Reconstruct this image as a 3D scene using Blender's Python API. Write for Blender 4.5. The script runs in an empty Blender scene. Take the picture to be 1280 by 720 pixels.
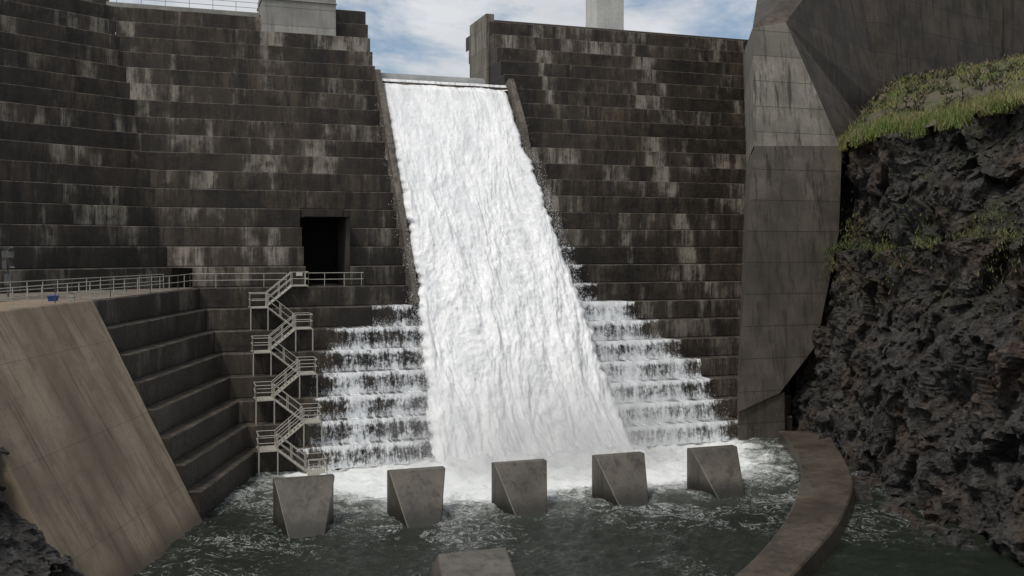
import bpy, math, random
from mathutils import Vector, Matrix, noise
random.seed(7)
H=1.56; RUN=1.17
scene=bpy.context.scene
# ---------------------------------------------------------------- helpers
def link(o,parent=None):
    scene.collection.objects.link(o)
    if parent: o.parent=parent
    return o
def empty(name):
    e=bpy.data.objects.new(name,None); return link(e)
class MB:
    def __init__(s): s.v=[]; s.f=[]
    def add(s,vs,fs):
        b=len(s.v); s.v+= [tuple(v) for v in vs]; s.f+=[tuple(b+i for i in f) for f in fs]
    def quad(s,a,b,c,d): s.add([a,b,c,d],[(0,1,2,3)])
    def box(s,x0,x1,y0,y1,z0,z1):
        s.add([(x0,y0,z0),(x1,y0,z0),(x1,y1,z0),(x0,y1,z0),(x0,y0,z1),(x1,y0,z1),(x1,y1,z1),(x0,y1,z1)],
              [(0,3,2,1),(4,5,6,7),(0,1,5,4),(1,2,6,5),(2,3,7,6),(3,0,4,7)])
    def prism(s,bot,top):
        n=len(bot); fs=[tuple(range(n-1,-1,-1)),tuple(range(n,2*n))]
        for i in range(n):
            j=(i+1)%n; fs.append((i,j,n+j,n+i))
        s.add(list(bot)+list(top),fs)
    def tube(s,a,b,r,n=6):
        a=Vector(a); b=Vector(b); d=b-a
        if d.length<1e-5: return
        q=d.to_track_quat('Z','Y'); vs=[]
        for p in (a,b):
            for k in range(n):
                t=2*math.pi*k/n
                vs.append(p+q@Vector((r*math.cos(t),r*math.sin(t),0)))
        fs=[(k,(k+1)%n,n+(k+1)%n,n+k) for k in range(n)]+[tuple(range(n-1,-1,-1)),tuple(range(n,2*n))]
        s.add(vs,fs)
    def grid(s,nu,nv,fn):
        b=len(s.v)
        for j in range(nv):
            for i in range(nu): s.v.append(tuple(fn(i/(nu-1),j/(nv-1))))
        for j in range(nv-1):
            for i in range(nu-1):
                a=b+j*nu+i; s.f.append((a,a+1,a+nu+1,a+nu))
    def obj(s,name,mat,parent=None,smooth=False,bevel=0):
        me=bpy.data.meshes.new(name); me.from_pydata(s.v,[],s.f); me.update()
        if smooth: me.polygons.foreach_set('use_smooth',[True]*len(me.polygons))
        if mat: me.materials.append(mat)
        o=bpy.data.objects.new(name,me); link(o,parent)
        if bevel:
            m=o.modifiers.new('bevel','BEVEL'); m.width=bevel; m.segments=2; m.limit_method='ANGLE'
        return o
class NT:
    def __init__(s,name):
        s.m=bpy.data.materials.new(name); s.m.use_nodes=True
        s.t=s.m.node_tree; s.t.nodes.clear()
        s.out=s.t.nodes.new('ShaderNodeOutputMaterial')
        s.b=s.t.nodes.new('ShaderNodeBsdfPrincipled')
        s.t.links.new(s.b.outputs[0],s.out.inputs[0])
    def _in(s,sock,v):
        if v is None: return
        if isinstance(v,bpy.types.NodeSocket): s.t.links.new(v,sock)
        elif isinstance(v,(tuple,list)) and len(v)==3 and sock.type=='RGBA': sock.default_value=(*v,1)
        else: sock.default_value=v
    def coord(s):
        return s.t.nodes.new('ShaderNodeTexCoord').outputs['Object']
    def geo(s,k='Normal'): return s.t.nodes.new('ShaderNodeNewGeometry').outputs[k]
    def sep(s,v):
        n=s.t.nodes.new('ShaderNodeSeparateXYZ'); s._in(n.inputs[0],v); return n.outputs
    def comb(s,x,y,z):
        n=s.t.nodes.new('ShaderNodeCombineXYZ')
        for i,a in enumerate((x,y,z)): s._in(n.inputs[i],a)
        return n.outputs[0]
    def M(s,op,a,b=None,c=None,clamp=False):
        n=s.t.nodes.new('ShaderNodeMath'); n.operation=op; n.use_clamp=clamp
        s._in(n.inputs[0],a); s._in(n.inputs[1],b); s._in(n.inputs[2],c); return n.outputs[0]
    def noise(s,v,scale=1,detail=4,rough=.55,dist=0):
        n=s.t.nodes.new('ShaderNodeTexNoise'); s._in(n.inputs['Vector'],v)
        n.inputs['Scale'].default_value=scale; n.inputs['Detail'].default_value=min(detail,6)
        n.inputs['Roughness'].default_value=rough; n.inputs['Distortion'].default_value=dist
        return n.outputs['Fac']
    def voro(s,v,scale=1,feature='F1'):
        n=s.t.nodes.new('ShaderNodeTexVoronoi'); n.feature=feature; s._in(n.inputs['Vector'],v)
        n.inputs['Scale'].default_value=scale; return n.outputs['Distance']
    def scale(s,v,x,y,z):
        n=s.t.nodes.new('ShaderNodeVectorMath'); n.operation='MULTIPLY'; s._in(n.inputs[0],v); n.inputs[1].default_value=(x,y,z); return n.outputs[0]
    def ss(s,v,lo,hi,a=0,b=1):
        n=s.t.nodes.new('ShaderNodeMapRange'); n.interpolation_type='SMOOTHSTEP'
        s._in(n.inputs[0],v); s._in(n.inputs[1],lo); s._in(n.inputs[2],hi); s._in(n.inputs[3],a); s._in(n.inputs[4],b); return n.outputs[0]
    def mix(s,f,a,b,mode='MIX'):
        n=s.t.nodes.new('ShaderNodeMix'); n.data_type='RGBA'; n.blend_type=mode
        s._in(n.inputs[0],f); s._in(n.inputs[6],a); s._in(n.inputs[7],b); return n.outputs[2]
    def bump(s,h,strength=.4,dist=.1):
        n=s.t.nodes.new('ShaderNodeBump'); n.inputs['Strength'].default_value=strength; n.inputs['Distance'].default_value=dist
        s._in(n.inputs['Height'],h); s.t.links.new(n.outputs[0],s.b.inputs['Normal']); return n
    def set(s,**k):
        for a,v in k.items(): s._in(s.b.inputs[a.replace('_',' ')],v)
        return s.m
# ---------------------------------------------------------------- materials
def mat_stepped():
    n=NT('stained_step_concrete'); c=n.coord(); X,Y,Z=n.sep(c)
    zi=n.M('DIVIDE',Z,H); lv=n.M('FLOOR',n.M('ADD',zi,.001)); fr=n.M('SUBTRACT',zi,lv)
    big=n.noise(n.comb(n.M('MULTIPLY',X,.09),n.M('MULTIPLY',lv,.19),0),1,3,.6)
    patch=n.noise(n.comb(n.M('MULTIPLY',X,.22),n.M('MULTIPLY',lv,.9),n.M('MULTIPLY',zi,.25)),1,5,.65)
    panel=n.noise(n.comb(n.M('MULTIPLY',X,.16),n.M('MULTIPLY',lv,6.37),0),1,3,.6)
    streak=n.noise(n.comb(n.M('MULTIPLY',X,1.4),n.M('MULTIPLY',lv,7.7),n.M('MULTIPLY',Z,.3)),1,6,.72)
    streak2=n.noise(n.comb(n.M('MULTIPLY',X,6),n.M('MULTIPLY',lv,3.1),n.M('MULTIPLY',Z,.5)),1,4,.65)
    fine=n.noise(c,3.5,6,.72); blot=n.noise(n.scale(c,1,1,1.3),.9,6,.7)
    colm=n.noise(n.comb(n.M('MULTIPLY',X,.45),3.0,n.M('MULTIPLY',Z,.035)),1,5,.65)
    base=n.mix(n.ss(n.M('ADD',n.M('MULTIPLY',fine,.4),n.M('MULTIPLY',blot,.6)),.36,.66),(.008,.0062,.0048),(.040,.030,.021))
    base=n.mix(n.ss(panel,.46,.60,0,.55),base,n.mix(fine,(.035,.026,.018),(.085,.065,.047)))
    br=n.M('MULTIPLY',n.ss(streak,.36,.66),n.ss(n.M('ADD',n.M('MULTIPLY',patch,.5),n.M('MULTIPLY',big,.5)),.42,.60))
    base=n.mix(n.M('MULTIPLY',br,.75),base,n.mix(fine,(.075,.052,.033),(.16,.125,.085)))
    wsum=n.M('ADD',n.M('ADD',n.M('MULTIPLY',patch,.30),n.M('MULTIPLY',panel,.35)),n.M('MULTIPLY',colm,.35))
    wm=n.M('MULTIPLY',n.ss(wsum,.510,.585),n.ss(n.M('ADD',n.M('MULTIPLY',streak,.45),n.M('MULTIPLY',n.M('ADD',streak2,n.M('MULTIPLY',blot,.8)),.36)),.44,.60))
    wm=n.M('MULTIPLY',wm,n.ss(Z,3.,15.,.2,1.))
    base=n.mix(n.M('MULTIPLY',wm,.90),base,n.mix(fine,(.20,.17,.13),(.50,.46,.39)))
    drip=n.M('MULTIPLY',n.ss(fr,.35,.98),n.ss(n.M('ADD',n.M('MULTIPLY',streak2,.6),n.M('MULTIPLY',patch,.4)),.5,.68))
    base=n.mix(n.M('MULTIPLY',drip,.45),base,(.20,.165,.12))
    black=n.M('MULTIPLY',n.ss(n.noise(n.comb(n.M('MULTIPLY',X,.8),n.M('MULTIPLY',lv,.3),n.M('MULTIPLY',Z,.08)),1,5,.7),.52,.64),.72)
    base=n.mix(black,base,(.009,.0075,.006))
    wet=n.M('MULTIPLY',n.ss(n.M('ABSOLUTE',n.M('ADD',X,n.M('MULTIPLY',n.M('SUBTRACT',blot,.5),6))),17,9.5),n.ss(Z,20,13))
    base=n.mix(n.M('MULTIPLY',wet,.6),base,(.010,.008,.0065))
    base=n.mix(n.M('MULTIPLY',n.ss(fr,.945,.965),n.ss(streak,.40,.62,.0,.5)),base,(.16,.135,.105))
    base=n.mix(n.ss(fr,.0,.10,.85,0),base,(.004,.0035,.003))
    jx=n.M('ABSOLUTE',n.M('SUBTRACT',n.M('FRACT',n.M('DIVIDE',X,7.3)),.5))
    base=n.mix(n.ss(jx,.0,.006,.7,0),base,(.006,.005,.004))
    nz=n.sep(n.geo())[2]
    base=n.mix(n.M('MULTIPLY',n.ss(nz,.5,.9),n.ss(blot,.35,.6,.95,.6)),base,n.mix(n.ss(n.M('ADD',n.M('MULTIPLY',fine,.4),n.M('MULTIPLY',streak,.6)),.36,.64),(.012,.010,.007),(.085,.068,.048)))
    n.bump(n.M('ADD',fine,n.M('MULTIPLY',streak,.6)),.5,.06)
    return n.set(Base_Color=base,Roughness=n.ss(fine,.3,.7,.5,.85))
def mat_conc(name,dark,light,lift=1.5,scale=1,stain=(.03,.025,.02),stainamt=.7,rough=.8,vj=0,mott=.4,soft=0,wetline=0):
    n=NT(name); c=n.coord(); X,Y,Z=n.sep(c)
    a=n.noise(c,.35*scale,6,.6); f=n.noise(c,5*scale,6,.72)
    st=n.noise(n.scale(c,1.6*scale,1.6*scale,.12*scale),1,6,.65)
    st2=n.noise(n.scale(c,5*scale,5*scale,.35*scale),1,4,.65)
    base=n.mix(n.ss(a,.3,.7),dark,light)
    base=n.mix(n.M('MULTIPLY',n.ss(f,.35,.75),mott),base,tuple(x*.55 for x in dark))
    base=n.mix(n.M('MULTIPLY',n.ss(n.M('ADD',n.M('MULTIPLY',st,.65),n.M('MULTIPLY',st2,.35)),.48-soft,.62+soft),stainamt),base,stain)
    if wetline:
        base=n.mix(n.ss(n.M('ADD',Z,n.M('MULTIPLY',f,1.2)),wetline+.9,wetline,0,.85),base,(.012,.012,.009))
    if lift:
        fr=n.M('FRACT',n.M('DIVIDE',Z,lift))
        lv=n.M('FLOOR',n.M('ADD',n.M('DIVIDE',Z,lift),.5))
        tone=n.noise(n.comb(n.M('MULTIPLY',lv,3.7),0,0),1,0)
        base=n.mix(n.ss(tone,.35,.62,0,.55),base,tuple(x*.6 for x in dark))
        base=n.mix(n.M('MULTIPLY',n.ss(n.M('ABSOLUTE',n.M('SUBTRACT',fr,.5)),.0,.022,1,0),.75),base,(.012,.01,.008))
    n.bump(n.M('ADD',f,a),.35,.04)
    return n.set(Base_Color=base,Roughness=rough)
M_STEP=mat_stepped()
def mat_slab():
    n=NT('weathered_slab_concrete'); c=n.coord(); X,Y,Z=n.sep(c)
    sx=n.M('ADD',X,n.M('MULTIPLY',Z,.10))
    big=n.noise(n.comb(n.M('MULTIPLY',sx,.25),0,n.M('MULTIPLY',Z,.12)),1,5,.6)
    st=n.noise(n.comb(n.M('MULTIPLY',sx,1.5),2,n.M('MULTIPLY',Z,.10)),1,6,.7,)
    f=n.noise(c,6,6,.75); m=n.noise(c,1.1,6,.7)
    base=n.mix(n.ss(big,.35,.65),(.19,.145,.098),(.34,.27,.19))
    base=n.mix(n.ss(m,.45,.7,0,.45),base,(.13,.095,.062))
    base=n.mix(n.ss(st,.48,.68,0,.65),base,(.085,.062,.042))
    base=n.mix(n.ss(f,.5,.75,0,.4),base,(.08,.06,.04))
    base=n.mix(n.ss(Z,1.2,.0,0,.7),base,(.06,.05,.035))
    for per,ax in ((5.2,sx),(4.1,Z)):
        fx=n.M('FRACT',n.M('DIVIDE',ax,per)); base=n.mix(n.ss(n.M('ABSOLUTE',n.M('SUBTRACT',fx,.5)),.0,.007,.45,0),base,(.03,.022,.016))
    n.bump(n.M('ADD',f,st),.35,.05); return n.set(Base_Color=base,Roughness=.8)
M_SLAB=mat_slab()
M_BUT=mat_conc('buttress_concrete',(.085,.072,.057),(.19,.163,.13),lift=2.6,stain=(.028,.023,.018),stainamt=.8)
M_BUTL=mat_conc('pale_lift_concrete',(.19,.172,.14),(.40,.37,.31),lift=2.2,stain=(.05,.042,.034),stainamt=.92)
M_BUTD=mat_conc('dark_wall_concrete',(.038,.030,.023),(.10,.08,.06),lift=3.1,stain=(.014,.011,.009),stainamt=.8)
M_PALE=mat_conc('pale_concrete',(.31,.30,.275),(.46,.45,.41),lift=1.7,stain=(.17,.16,.14),stainamt=.6)
M_GATE=mat_conc('crest_gate_concrete',(.24,.25,.25),(.33,.34,.34),lift=0,stain=(.18,.18,.18),stainamt=.4)
M_WHITE=mat_conc('white_pier_concrete',(.5,.5,.47),(.64,.63,.60),lift=0,stain=(.38,.37,.34),stainamt=.4)
M_BLOCK=mat_conc('baffle_concrete',(.07,.062,.048),(.135,.12,.095),lift=0,scale=1.0,stain=(.03,.026,.02),stainamt=.85,rough=.5,mott=.3,soft=.04,wetline=.75)
M_SILL=mat_conc('wet_sill_concrete',(.05,.042,.032),(.12,.10,.076),lift=0,scale=.9,stain=(.026,.021,.016),stainamt=.75,rough=.38,mott=.35,soft=.06)
M_BENCH=mat_conc('bench_concrete',(.12,.105,.08),(.22,.19,.15),lift=0)
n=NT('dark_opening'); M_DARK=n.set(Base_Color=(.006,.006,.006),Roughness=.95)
n=NT('galvanised_rail'); M_RAIL=n.set(Base_Color=n.mix(n.noise(n.coord(),6,3),(.27,.255,.22),(.48,.46,.40)),Roughness=.55,Metallic=.1)
n=NT('blue_plastic'); M_BLUE=n.set(Base_Color=n.mix(n.noise(n.coord(),6,3),(.02,.05,.2),(.03,.07,.27)),Roughness=.5)
n=NT('equipment_metal'); M_EQ=n.set(Base_Color=n.mix(n.noise(n.coord(),8,3),(.04,.04,.04),(.16,.16,.16)),Roughness=.5,Metallic=.3)
def mat_rock():
    n=NT('dark_fractured_rock'); c=n.coord(); X,Y,Z=n.sep(c)
    a=n.noise(c,.16,5,.6,.5); f=n.noise(c,2.2,6,.8,.4); v=n.voro(n.scale(c,1,1,1.6),1.3)
    m=n.noise(n.scale(c,1,1,1.5),.6,6,.7,.3); ff=n.noise(c,8,5,.8)
    base=n.mix(n.ss(n.M('ADD',n.M('MULTIPLY',f,.5),n.M('MULTIPLY',m,.5)),.38,.64),(.007,.007,.007),(.105,.096,.088))
    base=n.mix(n.ss(ff,.52,.7,0,.5),base,(.17,.16,.15))
    base=n.mix(n.ss(ff,.48,.36,0,.6),base,(.005,.005,.005))
    base=n.mix(n.M('MULTIPLY',n.ss(a,.48,.64),.7),base,n.mix(n.ss(f,.3,.7),(.02,.012,.008),(.16,.105,.07)))
    g=n.noise(c,.25,6,.7)
    nz=n.sep(n.geo())[2]
    gm=n.M('MULTIPLY',n.ss(n.M('ADD',g,n.M('MULTIPLY',nz,.16)),.56,.70),n.ss(Z,8,17,.1,1))
    base=n.mix(n.M('MULTIPLY',gm,.75),base,n.mix(n.ss(f,.3,.7),(.015,.02,.006),(.08,.085,.03)))
    pale=n.noise(c,.8,6,.78)
    base=n.mix(n.M('MULTIPLY',n.ss(pale,.56,.68),.5),base,(.21,.20,.185))
    n.bump(n.M('ADD',n.M('ADD',f,n.M('MULTIPLY',ff,.3)),n.M('MULTIPLY',v,.5)),1.0,.32)
    return n.set(Base_Color=base,Roughness=n.ss(f,.3,.7,.22,.6))
M_ROCK=mat_rock()
n=NT('grassy_soil'); c=n.coord(); a=n.noise(c,.22,5,.65); f=n.noise(c,3,6,.7)
b=n.mix(n.ss(f,.3,.7),(.04,.05,.014),(.10,.115,.035)); b=n.mix(n.ss(a,.46,.56),b,n.mix(f,(.05,.04,.028),(.17,.14,.105)))
n.bump(f,.9,.25); M_GRASSG=n.set(Base_Color=b,Roughness=.95)
def mat_blade(name,c1,c2,c3):
    n=NT(name); c=n.coord(); a=n.noise(c,.5,3); f=n.noise(c,9,2)
    return n.set(Base_Color=n.mix(n.ss(a,.4,.62),n.mix(n.ss(f,.3,.7),c1,c2),c3),Roughness=.7)
M_BLADE=mat_blade('grass_blades',(.06,.10,.015),(.16,.20,.04),(.22,.20,.08))
M_BLADE2=mat_blade('rock_plants',(.025,.045,.008),(.08,.11,.025),(.11,.10,.035))
M_BLADE3=mat_blade('dry_scrub',(.04,.05,.02),(.10,.10,.045),(.16,.13,.08))
# waterfall
n=NT('white_water'); c=n.coord(); X,Y,Z=n.sep(c)
w=n.comb(n.M('ADD',X,n.M('MULTIPLY',n.noise(n.scale(c,.4,.2,.2),1,3),1.2)),Y,Z)
s1=n.noise(n.scale(w,1.0,.22,.22),1.0,6,.72,.5); s2=n.noise(n.scale(w,1,.5,.5),3.0,6,.8); s3=n.noise(n.scale(w,1,.8,.8),9,5,.8)
col=n.mix(n.ss(s1,.36,.58),(.76,.77,.78),(.94,.94,.94)); col=n.mix(n.ss(s2,.34,.50,.5,0),col,(.64,.66,.67)); col=n.mix(n.ss(s3,.36,.5,.35,0),col,(.58,.6,.61))
top=n.noise(n.scale(c,3.0,.15,.15),1,5,.75)
col=n.mix(n.M('MULTIPLY',n.ss(Z,28.5,31.5),n.ss(top,.48,.66,0,.75)),col,(.42,.42,.40))
n.bump(n.M('ADD',n.M('ADD',s2,n.M('MULTIPLY',s3,.5)),n.M('MULTIPLY',s1,.5)),.5,.13)
UVn=n.t.nodes.new('ShaderNodeUVMap'); U=n.sep(UVn.outputs[0])[0]
ed=n.M('MINIMUM',U,n.M('SUBTRACT',1,U))
al=n.ss(n.M('ADD',n.M('MULTIPLY',ed,18),n.M('MULTIPLY',n.noise(n.scale(c,1.6,.6,.6),2.2,6,.8),1.3)),.58,.90)
M_FALL=n.set(Base_Color=col,Roughness=.75,Alpha=al)
n.b.inputs['Specular IOR Level'].default_value=.15
# step cascades
n=NT('cascade_water'); c=n.coord(); X,Y,Z=n.sep(c)
zi=n.M('DIVIDE',Z,H); lv=n.M('FLOOR',zi); fr=n.M('SUBTRACT',zi,lv)
s=n.noise(n.comb(n.M('MULTIPLY',X,5.0),n.M('MULTIPLY',lv,4.1),n.M('MULTIPLY',Z,1.1)),1,6,.78)
s2=n.noise(n.comb(n.M('MULTIPLY',X,1.5),n.M('MULTIPLY',lv,9.1),n.M('MULTIPLY',Z,1.5)),2,6,.8)
g=n.noise(n.comb(n.M('MULTIPLY',X,.7),n.M('MULTIPLY',lv,2.1),0),1,4,.6)
dens=n.M('ADD',n.M('MULTIPLY',s,.5),n.M('MULTIPLY',s2,.5))
edge=n.M('MAXIMUM',n.ss(fr,.70,.97,0,.12),n.ss(fr,.0,.45,.12,0))
UVn=n.t.nodes.new('ShaderNodeUVMap'); U=n.sep(UVn.outputs[0])
val=n.M('ADD',n.M('ADD',dens,edge),n.M('ADD',n.M('MULTIPLY',n.M('SUBTRACT',g,.5),.50),n.M('MULTIPLY',n.M('SUBTRACT',U[1],.5),.40)))
al=n.ss(val,.47,.68)
n.bump(dens,.7,.12)
M_CASC=n.set(Base_Color=n.mix(n.ss(dens,.4,.6),(.66,.69,.71),(.88,.89,.90)),Roughness=.6,Alpha=n.M('MULTIPLY',al,.93))
n=NT('spray_drops'); M_SPRAY=n.set(Base_Color=(.93,.94,.95),Roughness=.6)
# pool
n=NT('pool_water'); c=n.coord(); X,Y,Z=n.sep(c)
ax=n.M('MAXIMUM',n.M('SUBTRACT',n.M('ABSOLUTE',X),6.5),0.0); ay=n.M('MAXIMUM',n.M('MULTIPLY',n.M('ADD',Y,1.0),-1),0)
d=n.M('SQRT',n.M('ADD',n.M('POWER',ax,2),n.M('POWER',ay,2)))
band=n.M('MULTIPLY',n.ss(n.M('ABSOLUTE',X),15.5,18.5,1,0),n.ss(Y,-5.5,-.5,0,.30))
nf=n.noise(c,.30,6,.72,1.6); nf2=n.noise(n.scale(c,1,1.6,1),1.2,6,.76,2.0); nl=n.noise(c,.11,3,.5)
near=n.ss(d,2,14,.58,0); far=n.ss(d,3,30,.20,0)
v=n.M('ADD',n.M('ADD',n.M('MULTIPLY',nf,.55),n.M('MULTIPLY',nf2,.45)),n.M('ADD',n.M('ADD',near,far),n.M('ADD',band,n.M('MULTIPLY',n.M('SUBTRACT',nl,.5),.3))))
foam=n.ss(v,.60,.88)
vein=n.M('MULTIPLY',n.ss(n.M('ABSOLUTE',n.M('SUBTRACT',nf,.5)),0,.02,1,0),n.ss(n.M('ADD',n.M('ADD',n.M('MULTIPLY',nf2,.5),n.M('MULTIPLY',nl,.5)),n.ss(d,4,32,.17,0)),.52,.64,0,.5))
foam=n.M('MAXIMUM',foam,vein)
wc=n.mix(n.noise(c,.15,3),(.006,.009,.006),(.022,.028,.018))
wc=n.mix(n.ss(n.M('ADD',d,n.M('MULTIPLY',nf,8)),8,24,.85,0),wc,(.15,.165,.14))
col=n.mix(foam,wc,(.82,.84,.83))
n.bump(n.M('ADD',n.noise(c,1.1,6,.72,1.4),n.M('MULTIPLY',nf2,.6)),.7,.2)
M_POOL=n.set(Base_Color=col,Roughness=n.ss(foam,0,1,.14,.7),IOR=1.33)
n=NT('downstream_ground'); M_GROUND=n.set(Base_Color=n.mix(n.noise(n.coord(),.05,5),(.04,.045,.025),(.09,.08,.05)),Roughness=.95)
# ---------------------------------------------------------------- stepped dam
dam=empty('stepped_spillway_dam')
def stepped(name,lv0,lv1,run,xl,xr,off0=0,capl=False,capr=False,back=8,loc=(0,0,0),rot=0,parent=dam):
    mb=MB(); rnd=random.Random(len(name)*13+lv0)
    for i in range(lv0,lv1):
        o=off0+run*(i-lv0); z0=i*H; z1=(i+1)*H; b=.04
        j=rnd.uniform(-.035,.035)
        prof=[(o+j,z0+ (.0 if i>lv0 else -.5),i),(o+j+.02,z0+.04,i),(o+j,z0+.09,i),(o+j,z1-b,i),(o+j+b,z1,i+b/run),(o+run+.05,z1+.004,i+1)]
        n=max(2,int((xr(i)-xl(i))/.8)+1)
        base=len(mb.v)
        for (yy,zz,v) in prof:
            a=xl(v); c=xr(v)
            for k in range(n):
                t=k/(n-1); w=(noise.noise(Vector((k*.6+i*7.3,i*3.1,0)))*.06)
                wz=noise.noise(Vector((k*.5+i*3.3,i*5.1,9)))*.035 if zz>z1-.1 and yy<o+run-.1 else 0
                mb.v.append((a+(c-a)*t, yy+(w if yy<o+run-.1 else 0), zz+wz))
        for r in range(len(prof)-1):
            for k in range(n-1):
                a=base+r*n+k; mb.f.append((a,a+1,a+n+1,a+n))
        if capl: x=xl(i); mb.quad((x,o,z0),(x,o+back,z0),(x,o+back,z1),(x,o,z1))
        if capr: x=xr(i); mb.quad((x,o,z0),(x,o+back,z0),(x,o+back,z1),(x,o,z1))
    ob=mb.obj(name,M_STEP,parent); ob.location=loc; ob.rotation_euler=(0,0,rot); return ob
def C(x): return lambda v:x
def mainleft(v):
    return -19.6-.489*v if v<=8 else -25-.287*(RUN*v-9.36)
DX0,DX1=-15.0,-11.4
stepped('stepped_face_lower',0,8,RUN,mainleft,C(-6.7))
stepped('stepped_face_upper',8,24,RUN,mainleft,C(DX0),off0=8*RUN,capr=True,back=6)
stepped('stepped_face_over_door',12,24,RUN,C(DX0),C(DX1),off0=12*RUN)
stepped('stepped_face_beside_chute',8,25,RUN,C(DX1),C(-6.7),off0=8*RUN,capl=True,capr=True,back=7)
stepped('stepped_face_chute',0,20,RUN,C(-6.7),C(6.3))
def rightend(v): return 23.5+.54*RUN*v*1.05
stepped('stepped_face_across_chute',0,25,RUN,C(6.3),rightend,capl=True,back=9)
stepped('stepped_face_side',8,31,RUN,C(-45),lambda v:.287*RUN*(v-8),off0=0,loc=(-25,9.36,0),rot=math.radians(32))
stepped('stepped_face_low_side',0,8,.86,C(-11.6),lambda v:.932*v,off0=0,capl=True,back=4,loc=(-19.6,0,0),rot=math.radians(70))
mb=MB()
mb.box(-34,-11.4,28.1,34,36.5,37.9)
mb.box(-11.38,-6.72,29.3,34,38,39.3)
mb.box(6.95,60,29.4,34,38,39.5)
mb.box(-34,-6.72,34,35,0,36.3); mb.box(6.95,60,34,35,0,36.3)
mb.obj('crest_kerb',M_BUT,dam,bevel=.06)
mb=MB(); mb.box(-34,-17,27.9,28.09,37.3,38.05); mb.obj('crest_beam',M_PALE,dam,bevel=.03)
mb=MB(); mb.box(-16.9,-10.0,25.8,31,34.4,39.7); mb.box(-17.0,-9.9,25.7,31.1,38.9,39.0)
mb.obj('crest_pier_block',M_PALE,dam,bevel=.05)
mb=MB(); mb.box(6.0,6.9,28.6,34.6,29,39.9); mb.obj('crest_end_wall',M_BUTL,dam,bevel=.05)
mb=MB(); N=20
prof=[(29.8+1.0*math.cos(math.pi*k/N),32.2+1.1*math.sin(math.pi*k/N)) for k in range(N+1)]
for k in range(N):
    mb.quad((-6.7,prof[k][0],prof[k][1]),(6.0,prof[k][0],prof[k][1]),(6.0,prof[k+1][0],prof[k+1][1]),(-6.7,prof[k+1][0],prof[k+1][1]))
mb.quad((-6.7,28.8,20),(6.0,28.8,20),(6.0,28.8,32.2),(-6.7,28.8,32.2))
mb.quad((-6.7,30.8,20),(6.0,30.8,20),(6.0,30.8,32.2),(-6.7,30.8,32.2))
mb.obj('crest_gate',M_GATE,dam,smooth=False)
mb=MB()
def chutewall(x0,x1,za,zb,up,up2=None):
    up2=up if up2 is None else up2
    def pt(x,z,u): return (x,.75*z-1.17-u,z+u*.3)
    bot=[pt(x0,zb,-1.2),pt(x1,zb,-1.2),pt(x1,zb,up2),pt(x0,zb,up2)]
    top=[pt(x0,za,-1.2),pt(x1,za,-1.2),pt(x1,za,up),pt(x0,za,up)]
    mb.prism(bot,top)
chutewall(-6.95,-6.45,32.0,10.9,.8)
chutewall(6.2,6.75,31.8,26.5,.85); chutewall(6.2,6.74,26.5,21.5,.85,-.9)
mb.obj('chute_side_wall',M_BUT,dam,bevel=.04)
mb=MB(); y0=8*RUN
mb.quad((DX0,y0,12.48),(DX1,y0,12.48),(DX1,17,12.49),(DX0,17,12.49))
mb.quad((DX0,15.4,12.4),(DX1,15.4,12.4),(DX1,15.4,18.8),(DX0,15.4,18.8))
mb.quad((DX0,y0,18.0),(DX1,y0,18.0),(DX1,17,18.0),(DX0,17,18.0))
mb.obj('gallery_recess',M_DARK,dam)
mb=MB(); mb.box(DX0+.003,DX1-.003,11*RUN+.1,12*RUN+.3,18.02,18.71); mb.box(DX1-.35,DX1-.003,8*RUN+.5,12*RUN,12.5,18.0)
mb.obj('gallery_lintel',M_BUTD,dam,bevel=.03)
mb=MB(); zb=12.49
mb.add([(-23.4,9.5,zb),(-23.6,8.3,zb),(-29.0,-7.0,zb),(-30.6,-12.0,zb),(-36.5,-28,zb),(-70,-36,zb),(-70,-19,zb),(-25,9.5,zb)],[(0,7,6,5,4,3,2,1)])
mb.obj('bench_walkway',M_BENCH,dam)
mb=MB(); mb.box(18.9,22.2,29.5,32.5,37.9,60); mb.box(18.7,22.4,29.3,32.7,37.5,38.4)
t=mb.obj('bridge_pier',M_WHITE,None,bevel=.05)
mb=MB(); mb.box(-15.4,-13.2,28.5,30.8,39.7,58); mb.box(-15.6,-13.0,28.3,31,39.65,40.1); mb.obj('bridge_pier.001',M_WHITE,None,bevel=.05)
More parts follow.
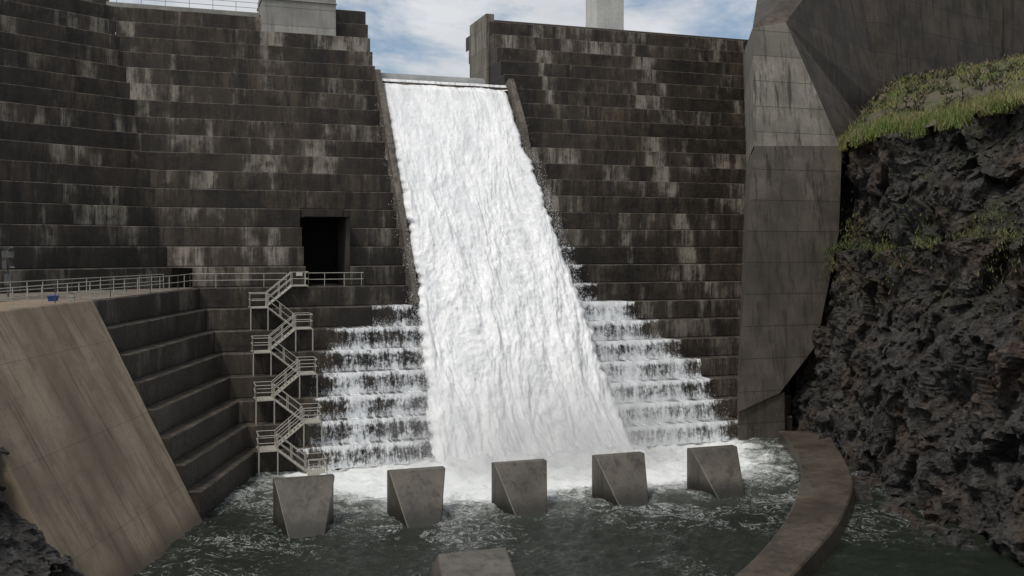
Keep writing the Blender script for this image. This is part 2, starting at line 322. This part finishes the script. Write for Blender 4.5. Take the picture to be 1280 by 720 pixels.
# ---------------------------------------------------------------- sloped training wall
root=empty('sloped_training_wall')
mb=MB()
def sl(x,z,o=0): return (x,-.15+.5*z+o,z)
mb.prism([sl(-26.8,-1),sl(-11.62,-1),(-11.62,10,-1),(-26.8,10,-1)],[sl(-26.8,12.55),sl(-11.62,12.55),(-11.62,10,12.55),(-26.8,10,12.55)])
o=mb.obj('slab',M_SLAB,root,bevel=.08)
root.location=(-19.6,0,0); root.rotation_euler=(0,0,math.radians(70))
def rockgrid(name,fn,nu,nv,amp,dirv,freq=.35,seed=0,parent=None):
    mb=MB(); D=Vector(dirv).normalized()
    R=Matrix.Rotation(math.radians(28),3,'Y')@Matrix.Rotation(math.radians(20),3,'X')
    def g(u,v):
        p=Vector(fn(u,v)); q=p+Vector((seed*13.1,seed*7.7,0))
        q2=R@(q+Vector((noise.noise(q*.4),noise.noise(q*.4+Vector((9,9,9))),noise.noise(q*.4+Vector((3,5,1)))))*.8)
        d1=noise.fractal(q*.13,.9,2.1,4)*2.2
        def cellh(f,sx,sz,amp2):
            a,pts=noise.voronoi(Vector((q2.x*f*sx,q2.y*f,q2.z*f*sz)))
            c=pts[0]; r=noise.cell_vector(c*7.3+Vector((.5,.5,.5)))
            dd=Vector((q2.x*f*sx,q2.y*f,q2.z*f*sz))-c
            return (dd.dot(r-Vector((.5,.5,.5)))*2.0+(r.x-.5)*.7)*amp2
        d=d1+cellh(freq,.7,1.3,1.2)+cellh(freq*2.4,.8,1.5,.48)+cellh(freq*5.5,.9,1.4,.16)+noise.fractal(q*1.2,.8,2,5)*.14
        return p+D*d*amp
    mb.grid(nu,nv,g); return mb.obj(name,M_ROCK,parent)
def lrock(u,v):
    x=-24.6-u*22+ (1-v)*.4; z=-1.5+v*9.0
    y=-.1+.5*z+.6*u-(1-v)*1.0+max(0,.12-u)*8
    a=math.radians(70); return (-19.6+x*math.cos(a)-y*math.sin(a), x*math.sin(a)+y*math.cos(a), z)
rockgrid('rock_bank',lrock,150,100,.45,(.94,-.342,.1),seed=3,freq=.5)
# ---------------------------------------------------------------- right buttress
but=empty('concrete_buttress')
def fy(z): return -1+3*z/24
F=[(17.9,2.4),(21.9,3.7),(25.8,7.5),(28.9,16.9),(29.9,24.3),(21.2,24.0)]
front=[(x,fy(z),z) for x,z in F]; K=31
backp=[(x+17.8,fy(z)+K,z) for x,z in F]
mb=MB()
mb.add(front+backp,[(0,1,2,3,4,5)]+[(i,(i+1)%6,6+(i+1)%6,6+i) for i in range(6)]+[(11,10,9,8,7,6)])
mb.prism([(18.1,-.5,-2),(22.5,-.5,-2),(36,20,-2),(30,20,-2)],[(18.1,-.4,2.42),(22.5,-.4,3.7),(36,20,3.7),(30,20,2.42)])
mb.obj('lower_shaft',M_BUT,but,bevel=.05)
A=(21.2,2.15,24.02);B=(29.9,2.2,24.32);Cc=(21.9,3.4,34.3);D=(25.2,3.4,35.0);Fp=(44.7,14,29.5);G=(41.3,16,47.5)
mb=MB(); mb.add([A,B,D,Cc],[(0,1,2,3)])
mb.add([A,Cc,(39.5,33.5,38),(39.5,33.5,24)],[(0,1,2,3)])
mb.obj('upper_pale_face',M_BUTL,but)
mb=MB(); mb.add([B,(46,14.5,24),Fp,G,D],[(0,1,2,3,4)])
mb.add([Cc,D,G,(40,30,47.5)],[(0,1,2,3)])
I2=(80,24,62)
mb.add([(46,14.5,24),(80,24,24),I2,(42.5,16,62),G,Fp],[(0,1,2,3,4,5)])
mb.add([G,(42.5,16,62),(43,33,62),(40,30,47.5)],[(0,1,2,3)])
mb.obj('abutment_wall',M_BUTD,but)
mb=MB()
for t in (.2,.42,.66,.88):
    x=42.5+(80-42.5)*t; y=15.9+(24-15.9)*t
    mb.box(x-.12,x+.12,y-.15,y+.05,26,62)
mb.obj('wall_joint_ribs',M_BUTD,but)
# ---------------------------------------------------------------- rock cliff
BASE=[(25,14,0),(25.5,4,0),(23.9,-.8,0),(20.5,-10,0),(17.8,-17,0),(13.4,-33,0),(7,-56,0)]
LEDG=[(34,16,15),(30,4,15),(27.6,-1,15),(25.0,-11,15),(22.8,-18.5,15.5),(19.5,-33,16),(13,-56,16)]
TOP=[(42,18,24),(34,5,24.6),(29.4,-.2,24.6),(28.2,-11,24.6),(26.8,-20,24.6),(24,-35,25.6),(18,-56,26)]
BACK=[(43.6,14.5,30.5),(44.5,13.8,31.5),(47,14.2,33),(58,17,35.4),(68,20,37.3),(80,15,38.5),(95,-20,39)]
def pl(P,u):
    t=u*(len(P)-1); i=min(int(t),len(P)-2); f=t-i
    return Vector(P[i]).lerp(Vector(P[i+1]),f)
def cliff(u,v):
    b=pl(BASE,u)-Vector((0,0,2)); l=pl(LEDG,u); l2=l+Vector((1.5,.3,.6)); t=pl(TOP,u)
    if v<.55: p=b.lerp(l,(v/.55))
    elif v<.62: p=l.lerp(l2,(v-.55)/.07)
    else: p=l2.lerp(t,(v-.62)/.38)
    return p
rockgrid('rock_cliff',cliff,480,260,.85,(-.92,-.3,.15),seed=1,freq=.42)
def hill(u,v):
    t=pl(TOP,u)+Vector((-.8,0,.0)); b=pl(BACK,u); p=t.lerp(b,v)
    p.z+=noise.fractal(p*.25,.9,2,3)*.55+ .9*math.sin(v*math.pi)*.9
    return p
mb=MB(); mb.grid(140,60,hill); mb.obj('grass_hill',M_GRASSG,None,smooth=True)
def blades(name,mat,gen,n,hmin,hmax,w=.05,lean=.4):
    mb=MB()
    for _ in range(n):
        p=gen()
        if p is None: continue
        h=random.uniform(hmin,hmax); a=random.uniform(0,6.28); l=Vector((random.uniform(-lean,lean),random.uniform(-lean,lean),1))*h
        d=Vector((math.cos(a),math.sin(a),0))*w
        mb.add([p-d,p+d,p+l],[(0,1,2)])
    return mb.obj(name,mat)
def gfringe():
    u=.15+random.random()*.8; v=abs(random.gauss(0,.06))
    if noise.noise(Vector((u*30,v*8,0)))<-.2: return None
    return Vector(hill(u,min(v,1)))+Vector((random.uniform(-.7,.1),0,-.25+random.uniform(-.5,.1)))
blades('grass',M_BLADE,gfringe,26000,.2,.95,.04,.5)
def ghill():
    u=.15+random.random()*.8; v=random.random()
    if noise.noise(Vector((u*14,v*5,3)))<(.05 if v<.7 else -.2): return None
    return Vector(hill(u,v))
blades('grass.001',M_BLADE,ghill,34000,.15,.5,.05,.6)
def gscrub():
    u=.2+random.random()*.55; v=.12+random.random()*.85
    if noise.noise(Vector((u*40,v*16,8)))<.18: return None
    return Vector(hill(u,v))+Vector((0,0,random.uniform(-.1,.4)))
blades('scrub',M_BLADE3,gscrub,26000,.15,.5,.09,1.2)
def gledge():
    u=.15+random.random()*.85; v=random.gauss(.59,.06)
    if noise.noise(Vector((u*22,7,v*9)))<.12: return None
    p=Vector(cliff(u,v)); return p+Vector((random.uniform(-1.4,.1),random.uniform(-.4,.2),random.uniform(.0,.4)))
blades('ledge_grass',M_BLADE2,gledge,14000,.12,.42,.04,.7)
fe=MB(); prev=None
for k in range(20):
    p=Vector(hill(.22+k*.036,.10)); fe.tube(p,p+Vector((0,0,1.1)),.022,5)
    if prev:
        for hh in (.4,.7,1.0): fe.tube(prev+Vector((0,0,hh)),p+Vector((0,0,hh)),.008,4)
    prev=p
fe.obj('wire_fence',M_EQ)
# ---------------------------------------------------------------- water fall
mb=MB(); NU,NV=230,560
def fallp(u,v):
    if v<.04:
        t=v/.04; z=31.75-.25*t*t; y=28.7+(22.6-28.7)*t
        xl,xr=-6.4,6.2; amp=.05
        cy=y; cz=z
    else:
        t=(v-.04)/.96; z=31.5-t*31.9
        th=.25+1.15*min(1,t*1.6)+.5*max(0,t-.85)/.15
        cy=.75*z-1.17-th; cz=z
        if t<.03: cy=cy*(t/.03)+(22.6)*(1-t/.03)
        xl=-6.4-1.3*max(0,(t-.55))/.45; xr=6.2+1.9*max(0,t-.12)/.88; amp=.08+.30*min(1,t*1.8)
    x=xl+(xr-xl)*u
    e=min(u,1-u)
    ef=min(1,e/.05)
    wob=noise.noise(Vector((0 if u<.5 else 50,z*.5,1)))*.45+noise.noise(Vector((0 if u<.5 else 50,z*1.8,4)))*.3
    x+=wob*(1-min(1,e/.15))*min(1,max(0,(31-z)/6))
    wx=x+noise.noise(Vector((x*.3,z*.12,3)))*1.5
    q=Vector((wx*.42,z*.14,cy*.1)); q3=Vector((wx*1.5,z*.5,cy*.3)); q4=Vector((wx*3.4,z*1.7,cy*.5))
    d=noise.fractal(q,.8,2.1,4)*.9+noise.fractal(q3,.6,2.1,4)*.36+noise.fractal(q4,.6,2.1,3)*.16
    stp=math.sin((z/H)*2*math.pi+noise.noise(Vector((x*.6,z*.3,0)))*4)*.045
    dd=(d+stp)*amp*ef
    back=(1-ef)*(1-ef)*(.9 if v>.06 else 0)
    if z<2.2: cy-= (2.2-z)**2*.16*(1+.6*noise.noise(Vector((x*.6,1,2))))
    return (x,cy-dd*.8+back,cz+dd*.6)
mb.grid(NU,NV,fallp)
fall=mb.obj('waterfall',M_FALL,None,smooth=True)
uvl=fall.data.uv_layers.new(name='UVMap')
for lp in fall.data.loops:
    i=lp.vertex_index; uvl.data[lp.index].uv=((i%NU)/(NU-1),(i//NU)/(NV-1))
mb=MB(); uvv=[]
L={0:-16.9,1:-16.6,2:-16.0,3:-15.6,4:-14.9,5:-14.0,6:-10.2}
R={0:18.4,1:18.0,2:17.4,3:16.8,4:15.6,5:14.2,6:13.0,7:9.6,8:8.9,9:8.5,10:8.1}
def sheet(x0,x1,i,dens):
    n=max(3,int(abs(x1-x0)/.2)); m=9; base=len(mb.v)
    for j in range(m):
        t=j/(m-1)
        for k in range(n):
            x=x0+(x1-x0)*k/(n-1)
            z=(i+1)*H+.05-t*(H-.02); y=i*RUN-.06-.34*math.sqrt(t)-.12*noise.noise(Vector((x*1.7,z,i*3.)))-.05
            mb.v.append((x,y,z))
            endf=min(1,abs(x1-x)/2.2); uvv.append((k/(n-1),dens*(.25+.75*endf)))
    for j in range(m-1):
        for k in range(n-1):
            a=base+j*n+k; mb.f.append((a,a+1,a+n+1,a+n))
    base=len(mb.v)
    for j in range(3):
        for k in range(n):
            x=x0+(x1-x0)*k/(n-1); mb.v.append((x,i*RUN-.10+j*.6,(i+1)*H+.055)); endf=min(1,abs(x1-x)/2.2); uvv.append((k/(n-1),dens*.6*(endf)))
    for j in range(2):
        for k in range(n-1):
            a=base+j*n+k; mb.f.append((a,a+1,a+n+1,a+n))
for i,x in L.items(): sheet(-6.6,x,i,{6:.42,5:.48}.get(i,.60))
for i,x in R.items(): sheet(6.6,x,i,.72 if i<7 else .48)
cas=mb.obj('step_cascade',M_CASC,None,smooth=True)
uvl=cas.data.uv_layers.new(name='UVMap')
for lp in cas.data.loops: uvl.data[lp.index].uv=uvv[lp.vertex_index]
mb=MB()
def drop(p,s):
    vs=[Vector((random.gauss(0,1),random.gauss(0,1),random.gauss(0,1.3))).normalized()*s+p for _ in range(4)]
    mb.add(vs,[(0,1,2),(0,2,3),(0,3,1),(1,3,2)])
for _ in range(11000):
    side=random.choice((0,1)); v=random.uniform(.12,1)
    p=Vector(fallp(side,v)); s=random.gauss(.1,.35); p.x+=s if side else -s; p.y-=random.uniform(0,1.0)
    drop(p,random.uniform(.01,.045))
# boiling foot : dense low plume, thinner tall plume; follows a few jets
jets=[(random.uniform(-8,9),random.uniform(-2,-6),random.uniform(.6,2.2)) for _ in range(26)]
for _ in range(42000):
    jx,jy,jh=random.choice(jets)
    z=abs(random.gauss(0,1))*jh*.55-.1; sp=.55+z*.45
    drop(Vector((jx+random.gauss(0,sp*1.5),jy+random.gauss(0,sp),z)),random.uniform(.008,.03))
for _ in range(14000):
    drop(Vector((random.gauss(.5,6.5),-2.5-abs(random.gauss(0,2.5)),abs(random.gauss(0,2.6)))),random.uniform(.006,.02))
for _ in range(10000):
    i=random.randint(0,6); rt=random.random()<.5
    x=random.uniform(6.6,R[i]) if rt else random.uniform(L[i],-6.6)
    drop(Vector((x,i*RUN-.3-abs(random.gauss(0,.22)),i*H+.05+abs(random.gauss(0,.35)))),random.uniform(.01,.032))
mb.obj('water_spray',M_SPRAY)
def mist(name,loc,sc,d):
    bpy.ops.mesh.primitive_uv_sphere_add(segments=32,ring_count=16,location=loc); o=bpy.context.object; o.name=name; o.scale=sc
    m=bpy.data.materials.new(name); m.use_nodes=True; t=m.node_tree; t.nodes.clear()
    ou=t.nodes.new('ShaderNodeOutputMaterial'); v=t.nodes.new('ShaderNodeVolumeScatter'); v.inputs['Density'].default_value=d; v.inputs['Color'].default_value=(1,1,1,1); v.inputs['Anisotropy'].default_value=-.25
    t.links.new(v.outputs[0],ou.inputs['Volume']); o.data.materials.append(m); return o
ms=empty('mist')
for k,(l,s,d) in enumerate([((.5,-3,1.0),(13,7,7.5),.018),((.8,-3.5,.8),(10.5,6,5.0),.024),((1.0,-4,.3),(9,5,3.2),.035)]):
    o=mist('mist_puff_%d'%k,l,s,d); o.parent=ms
# ---------------------------------------------------------------- pool
mb=MB(); NX,NY=380,300
def pool(u,v):
    x=-60+105*u; y=-72+73.5*v
    d=math.hypot(max(abs(x)-6.5,0),max(-y-1,0))
    a=.10+.38*math.exp(-d/8.)+.06*math.exp(-d/20)
    z=a*(noise.fractal(Vector((x*.45,y*.65,0)),.8,2,4)+.6*noise.fractal(Vector((x*1.4,y*1.9,7)),.7,2,3))
    z+=.65*math.exp(-((max(abs(x)-6.5,0))**2/4+(y+3.8)**2/7))*(1+.9*noise.noise(Vector((x*.7,y*.7,5))))
    return (x,y,z)
mb.grid(NX,NY,pool); mb.obj('pool_water',M_POOL,None,smooth=True)
mb=MB(); mb.quad((-900,-900,-2.2),(900,-900,-2.2),(900,900,-2.2),(-900,900,-2.2)); mb.obj('ground',M_GROUND)
def baffle(name,x,w=3.4,h=2.55,yb=-13.0,dep=3.0):
    mb=MB(); x0=x-w/2;x1=x+w/2
    bot=[(x0+.7,yb-dep-.9,-1),(x1-1.25,yb-dep-.9,-1),(x1,yb,-1),(x0,yb,-1)]
    mb.prism(bot,[(x0,yb-.6,h),(x1,yb-.6,h),(x1,yb,h),(x0,yb,h)])
    o=mb.obj(name,M_BLOCK,None,bevel=.06); return o
for k,x in enumerate((-18.0,-11.5,-5.1,1.5,8.2)):
    baffle('concrete_baffle_block' if k==0 else 'concrete_baffle_block.%03d'%k,x)
mb=MB(); mb.prism([(-15.8,-32,-1),(-11.0,-32,-1),(-10.2,-25.0,-1),(-14.3,-25.0,-1)],[(-14.6,-31,1.0),(-11.2,-31,1.0),(-10.3,-26.2,1.5),(-13.6,-26.2,1.5)])
mb.obj('end_sill_block',M_BLOCK,None,bevel=.08)
Ls=[(20.8,-2.0),(19.3,-5.5),(16.9,-10.2),(13.6,-15.3),(8.4,-21.9),(3.7,-27),(-1.5,-31.7),(-8,-36.5)]
Rs=[(24.5,-3.5),(22.1,-7.4),(18.9,-12.8),(15.1,-18.6),(9.2,-25.2),(4.2,-29.8),(-.3,-33.6),(-6,-38.5)]
def spl(P,n=60):
    out=[]
    for k in range(n):
        t=k/(n-1)*(len(P)-1); i=min(int(t),len(P)-2); f=t-i
        p=[Vector((*P[max(0,min(len(P)-1,i+o))],0)) for o in (-1,0,1,2)]
        out.append(.5*((2*p[1])+(-p[0]+p[2])*f+(2*p[0]-5*p[1]+4*p[2]-p[3])*f*f+(-p[0]+3*p[1]-3*p[2]+p[3])*f**3))
    return out
a=spl(Ls);b=spl(Rs); mb=MB()
rows=[[p+Vector((0,0,-2)) for p in a],[p+Vector((0,0,.82)) for p in a],[p+Vector((.08,-.05,.9)) for p in a],[p+Vector((-.08,.05,.9)) for p in b],[p+Vector((0,0,.82)) for p in b],[p+Vector((.3,-.3,-2)) for p in b]]
for r in rows: mb.v+=[tuple(p) for p in r]
for r in range(5):
    for k in range(59): q=r*60+k; mb.f.append((q,q+1,q+61,q+60))
mb.obj('curved_end_sill',M_SILL,None)
mb=MB()
for _ in range(120):
    u=random.uniform(.2,.8); p=pl(BASE,u)+Vector((random.uniform(-1.6,.8),random.uniform(-.6,.6),0)); s=random.uniform(.2,.7)
    n0=len(mb.v)
    for (x,y,z) in [(-1,-1,-1),(1,-1,-1),(1,1,-1),(-1,1,-1),(-.7,-.8,.7),(.8,-.6,.8),(.6,.8,.6),(-.8,.7,.9)]:
        mb.v.append((p.x+s*x*random.uniform(.5,1.1),p.y+s*y*random.uniform(.5,1.1),p.z+.1+s*.6*z*random.uniform(.5,1.1)))
    mb.f+=[tuple(n0+q for q in f) for f in [(0,3,2,1),(4,5,6,7),(0,1,5,4),(1,2,6,5),(2,3,7,6),(3,0,4,7)]]
mb.obj('fallen_rocks',M_ROCK)
# ---------------------------------------------------------------- rails and stairs
def railing(mb,pts,h=1.05,sp=1.6,r=.028,rails=(.55,1.05)):
    pts=[Vector(p) for p in pts]
    for a,b in zip(pts[:-1],pts[1:]):
        L=(b-a).length; n=max(1,round(L/sp))
        for k in range(n+1):
            p=a.lerp(b,k/n); mb.tube(p,p+Vector((0,0,h)),r)
        for hh in rails: mb.tube(a+Vector((0,0,hh)),b+Vector((0,0,hh)),r)
mb=MB(); z=12.5
railing(mb,[(-16.6,8.35,z),(-20,8.35,z),(-23.7,8.3,z),(-24.6,4.5,z),(-26.4,0,z),(-28.6,-5,z),(-31.0,-12.0,z),(-33.5,-19,z),(-37,-28,z)])
railing(mb,[(-15.2,8.3,z),(-10.6,8.3,z),(-10.6,9.2,z)])
railing(mb,[(-25.6,8.2,z),(-28,3.5,z),(-31,-2,z),(-34.5,-8.5,z),(-38,-16,z)])
mb.obj('walkway_railing',M_RAIL)
mb=MB(); railing(mb,[(-34,28.3,38),(-17,28.3,38)],sp=2); railing(mb,[(-16.8,26,39.7),(-10.1,26,39.7)],sp=1.8); railing(mb,[(-16.8,26,39.7),(-16.8,30.9,39.7)],sp=1.8)
mb.obj('crest_railing',M_RAIL)
st=MB(); XR,XL=-16.3,-18.2; LW=1.25
for i in range(8,0,-1):
    z1=i*H+.12; z0=(i-1)*H+.12; yf=(i-1)*RUN-.95; yb=yf+.85
    right_start=(i%2==0); xa,xb=(XR,XL) if right_start else (XL,XR)
    for y in (yf,yb):
        st.tube((xa,y,z1),(xb,y,z0),.065)
        for hh in (.55,1.05): st.tube((xa,y,z1+hh),(xb,y,z0+hh),.03)
        for t in (0,.5,1):
            x=xa+(xb-xa)*t; zz=z1+(z0-z1)*t; st.tube((x,y,zz),(x,y,zz+1.05),.032)
    for k in range(1,8):
        t=k/8; x=xa+(xb-xa)*t; zz=z1+(z0-z1)*t; st.box(x-.12,x+.12,yf,yb,zz-.02,zz+.02)
    lx0,lx1=(XL-LW,XL) if right_start else (XR,XR+LW)
    fy0=yf-RUN
    st.box(lx0,lx1,fy0,yb,z0-.05,z0)
    ox=lx0 if right_start else lx1; ix=lx1 if right_start else lx0
    P=[(ix,yb,z0),(ox,yb,z0),(ox,fy0,z0),(ix,fy0,z0)]
    railing(st,P,sp=1.3,r=.03)
    for (x,y) in ((ox,fy0),(ox,yb),(ix,fy0)): st.tube((x,y,z0),(x,y,max(-.5,z0-1.7)),.05)
st.box(XR,XR+LW,7*RUN-.95,8*RUN,12.55,12.62); railing(st,[(XR,7*RUN-.95,12.6),(XR+LW,7*RUN-.95,12.6),(XR+LW,8*RUN-.3,12.6)],sp=1.3)
st.obj('steel_staircase',M_RAIL)
mb=MB(); px,py=-34.6,-2.2
mb.tube((px,py,12.5),(px,py,15.2),.06,10); mb.box(px-.35,px+.35,py-.15,py+.15,14.9,15.3); mb.box(px-.3,px-.05,py-.3,py-.1,14.2,14.7); mb.tube((px,py-.1,14.3),(px+.4,py-.25,14.3),.05); mb.box(px-.2,px+.2,py-.2,py+.12,13.2,13.9); mb.tube((px,py,15.3),(px+.25,py-.3,15.55),.09,10)
mb.obj('floodlight_pole',M_EQ,bevel=.01)
mb=MB(); mb.prism([(-31.55,-9.9,12.5),(-31.1,-9.9,12.5),(-31.1,-9.6,12.5),(-31.55,-9.6,12.5)],[(-31.6,-9.95,12.8),(-31.05,-9.95,12.8),(-31.05,-9.55,12.8),(-31.6,-9.55,12.8)]); mb.box(-31.63,-31.02,-9.98,-9.52,12.8,12.86)
mb.obj('blue_crate',M_BLUE,bevel=.02)
mb=MB(); mb.box(-30.5,-30.2,-10,-9.8,12.5,13.0); mb.box(-30.55,-30.15,-10.04,-9.76,13.0,13.04); mb.obj('control_box',M_PALE,bevel=.02)
mb=MB(); mb.box(-15.75,-15.25,8*RUN-.08,8*RUN-.05,13.3,13.6); mb.obj('sign_plate',M_WHITE,bevel=.005)
# ---------------------------------------------------------------- camera, light, world
a=math.radians(19)
cam=bpy.data.cameras.new('camera'); co=bpy.data.objects.new('camera',cam); link(co)
co.location=(-25.3,-70.6,15.5); co.rotation_euler=(math.radians(90),0,-a)
cam.sensor_width=36; cam.lens=1250/1280*36; cam.shift_y=-50/1280; cam.clip_end=3000; cam.clip_start=.5
scene.camera=co
SE=60; az=-122
sun=bpy.data.lights.new('sun','SUN'); sun.energy=2.1; sun.angle=math.radians(10); sun.color=(1,.95,.87)
so=bpy.data.objects.new('sun',sun); link(so)
d=Vector((math.sin(math.radians(az))*math.cos(math.radians(SE)),math.cos(math.radians(az))*math.cos(math.radians(SE)),math.sin(math.radians(SE))))
so.rotation_euler=d.to_track_quat('Z','Y').to_euler()
w=bpy.data.worlds.new('World'); scene.world=w; w.use_nodes=True; t=w.node_tree; t.nodes.clear()
out=t.nodes.new('ShaderNodeOutputWorld'); bg=t.nodes.new('ShaderNodeBackground'); bg.inputs[1].default_value=.1
sky=t.nodes.new('ShaderNodeTexSky'); sky.sky_type='NISHITA'; sky.sun_disc=False; sky.sun_elevation=math.radians(SE); sky.sun_rotation=math.radians(az)
tc=t.nodes.new('ShaderNodeTexCoord'); mp=t.nodes.new('ShaderNodeMapping'); mp.inputs['Scale'].default_value=(1,1,2.6); mp.inputs['Location'].default_value=(.3,.1,0)
ns=t.nodes.new('ShaderNodeTexNoise'); ns.inputs['Scale'].default_value=5.5; ns.inputs['Detail'].default_value=8; ns.inputs['Roughness'].default_value=.6; ns.inputs['Distortion'].default_value=.3
mr=t.nodes.new('ShaderNodeMapRange'); mr.interpolation_type='SMOOTHSTEP'; mr.inputs[1].default_value=.34; mr.inputs[2].default_value=.56
ns2=t.nodes.new('ShaderNodeTexNoise'); ns2.inputs['Scale'].default_value=9; ns2.inputs['Detail'].default_value=6
cm=t.nodes.new('ShaderNodeMix'); cm.data_type='RGBA'; cm.inputs[6].default_value=(5.0,5.3,5.7,1); cm.inputs[7].default_value=(8.2,8.3,8.5,1)
mx=t.nodes.new('ShaderNodeMix'); mx.data_type='RGBA'
l=t.links.new
l(tc.outputs['Generated'],mp.inputs[0]); l(mp.outputs[0],ns.inputs['Vector']); l(mp.outputs[0],ns2.inputs['Vector']); l(ns.outputs['Fac'],mr.inputs[0])
l(ns2.outputs['Fac'],cm.inputs[0]); l(mr.outputs[0],mx.inputs[0]); l(sky.outputs[0],mx.inputs[6]); l(cm.outputs[2],mx.inputs[7]); l(mx.outputs[2],bg.inputs[0]); l(bg.outputs[0],out.inputs[0])
scene.view_settings.view_transform='Standard'; scene.view_settings.look='None'; scene.view_settings.exposure=0
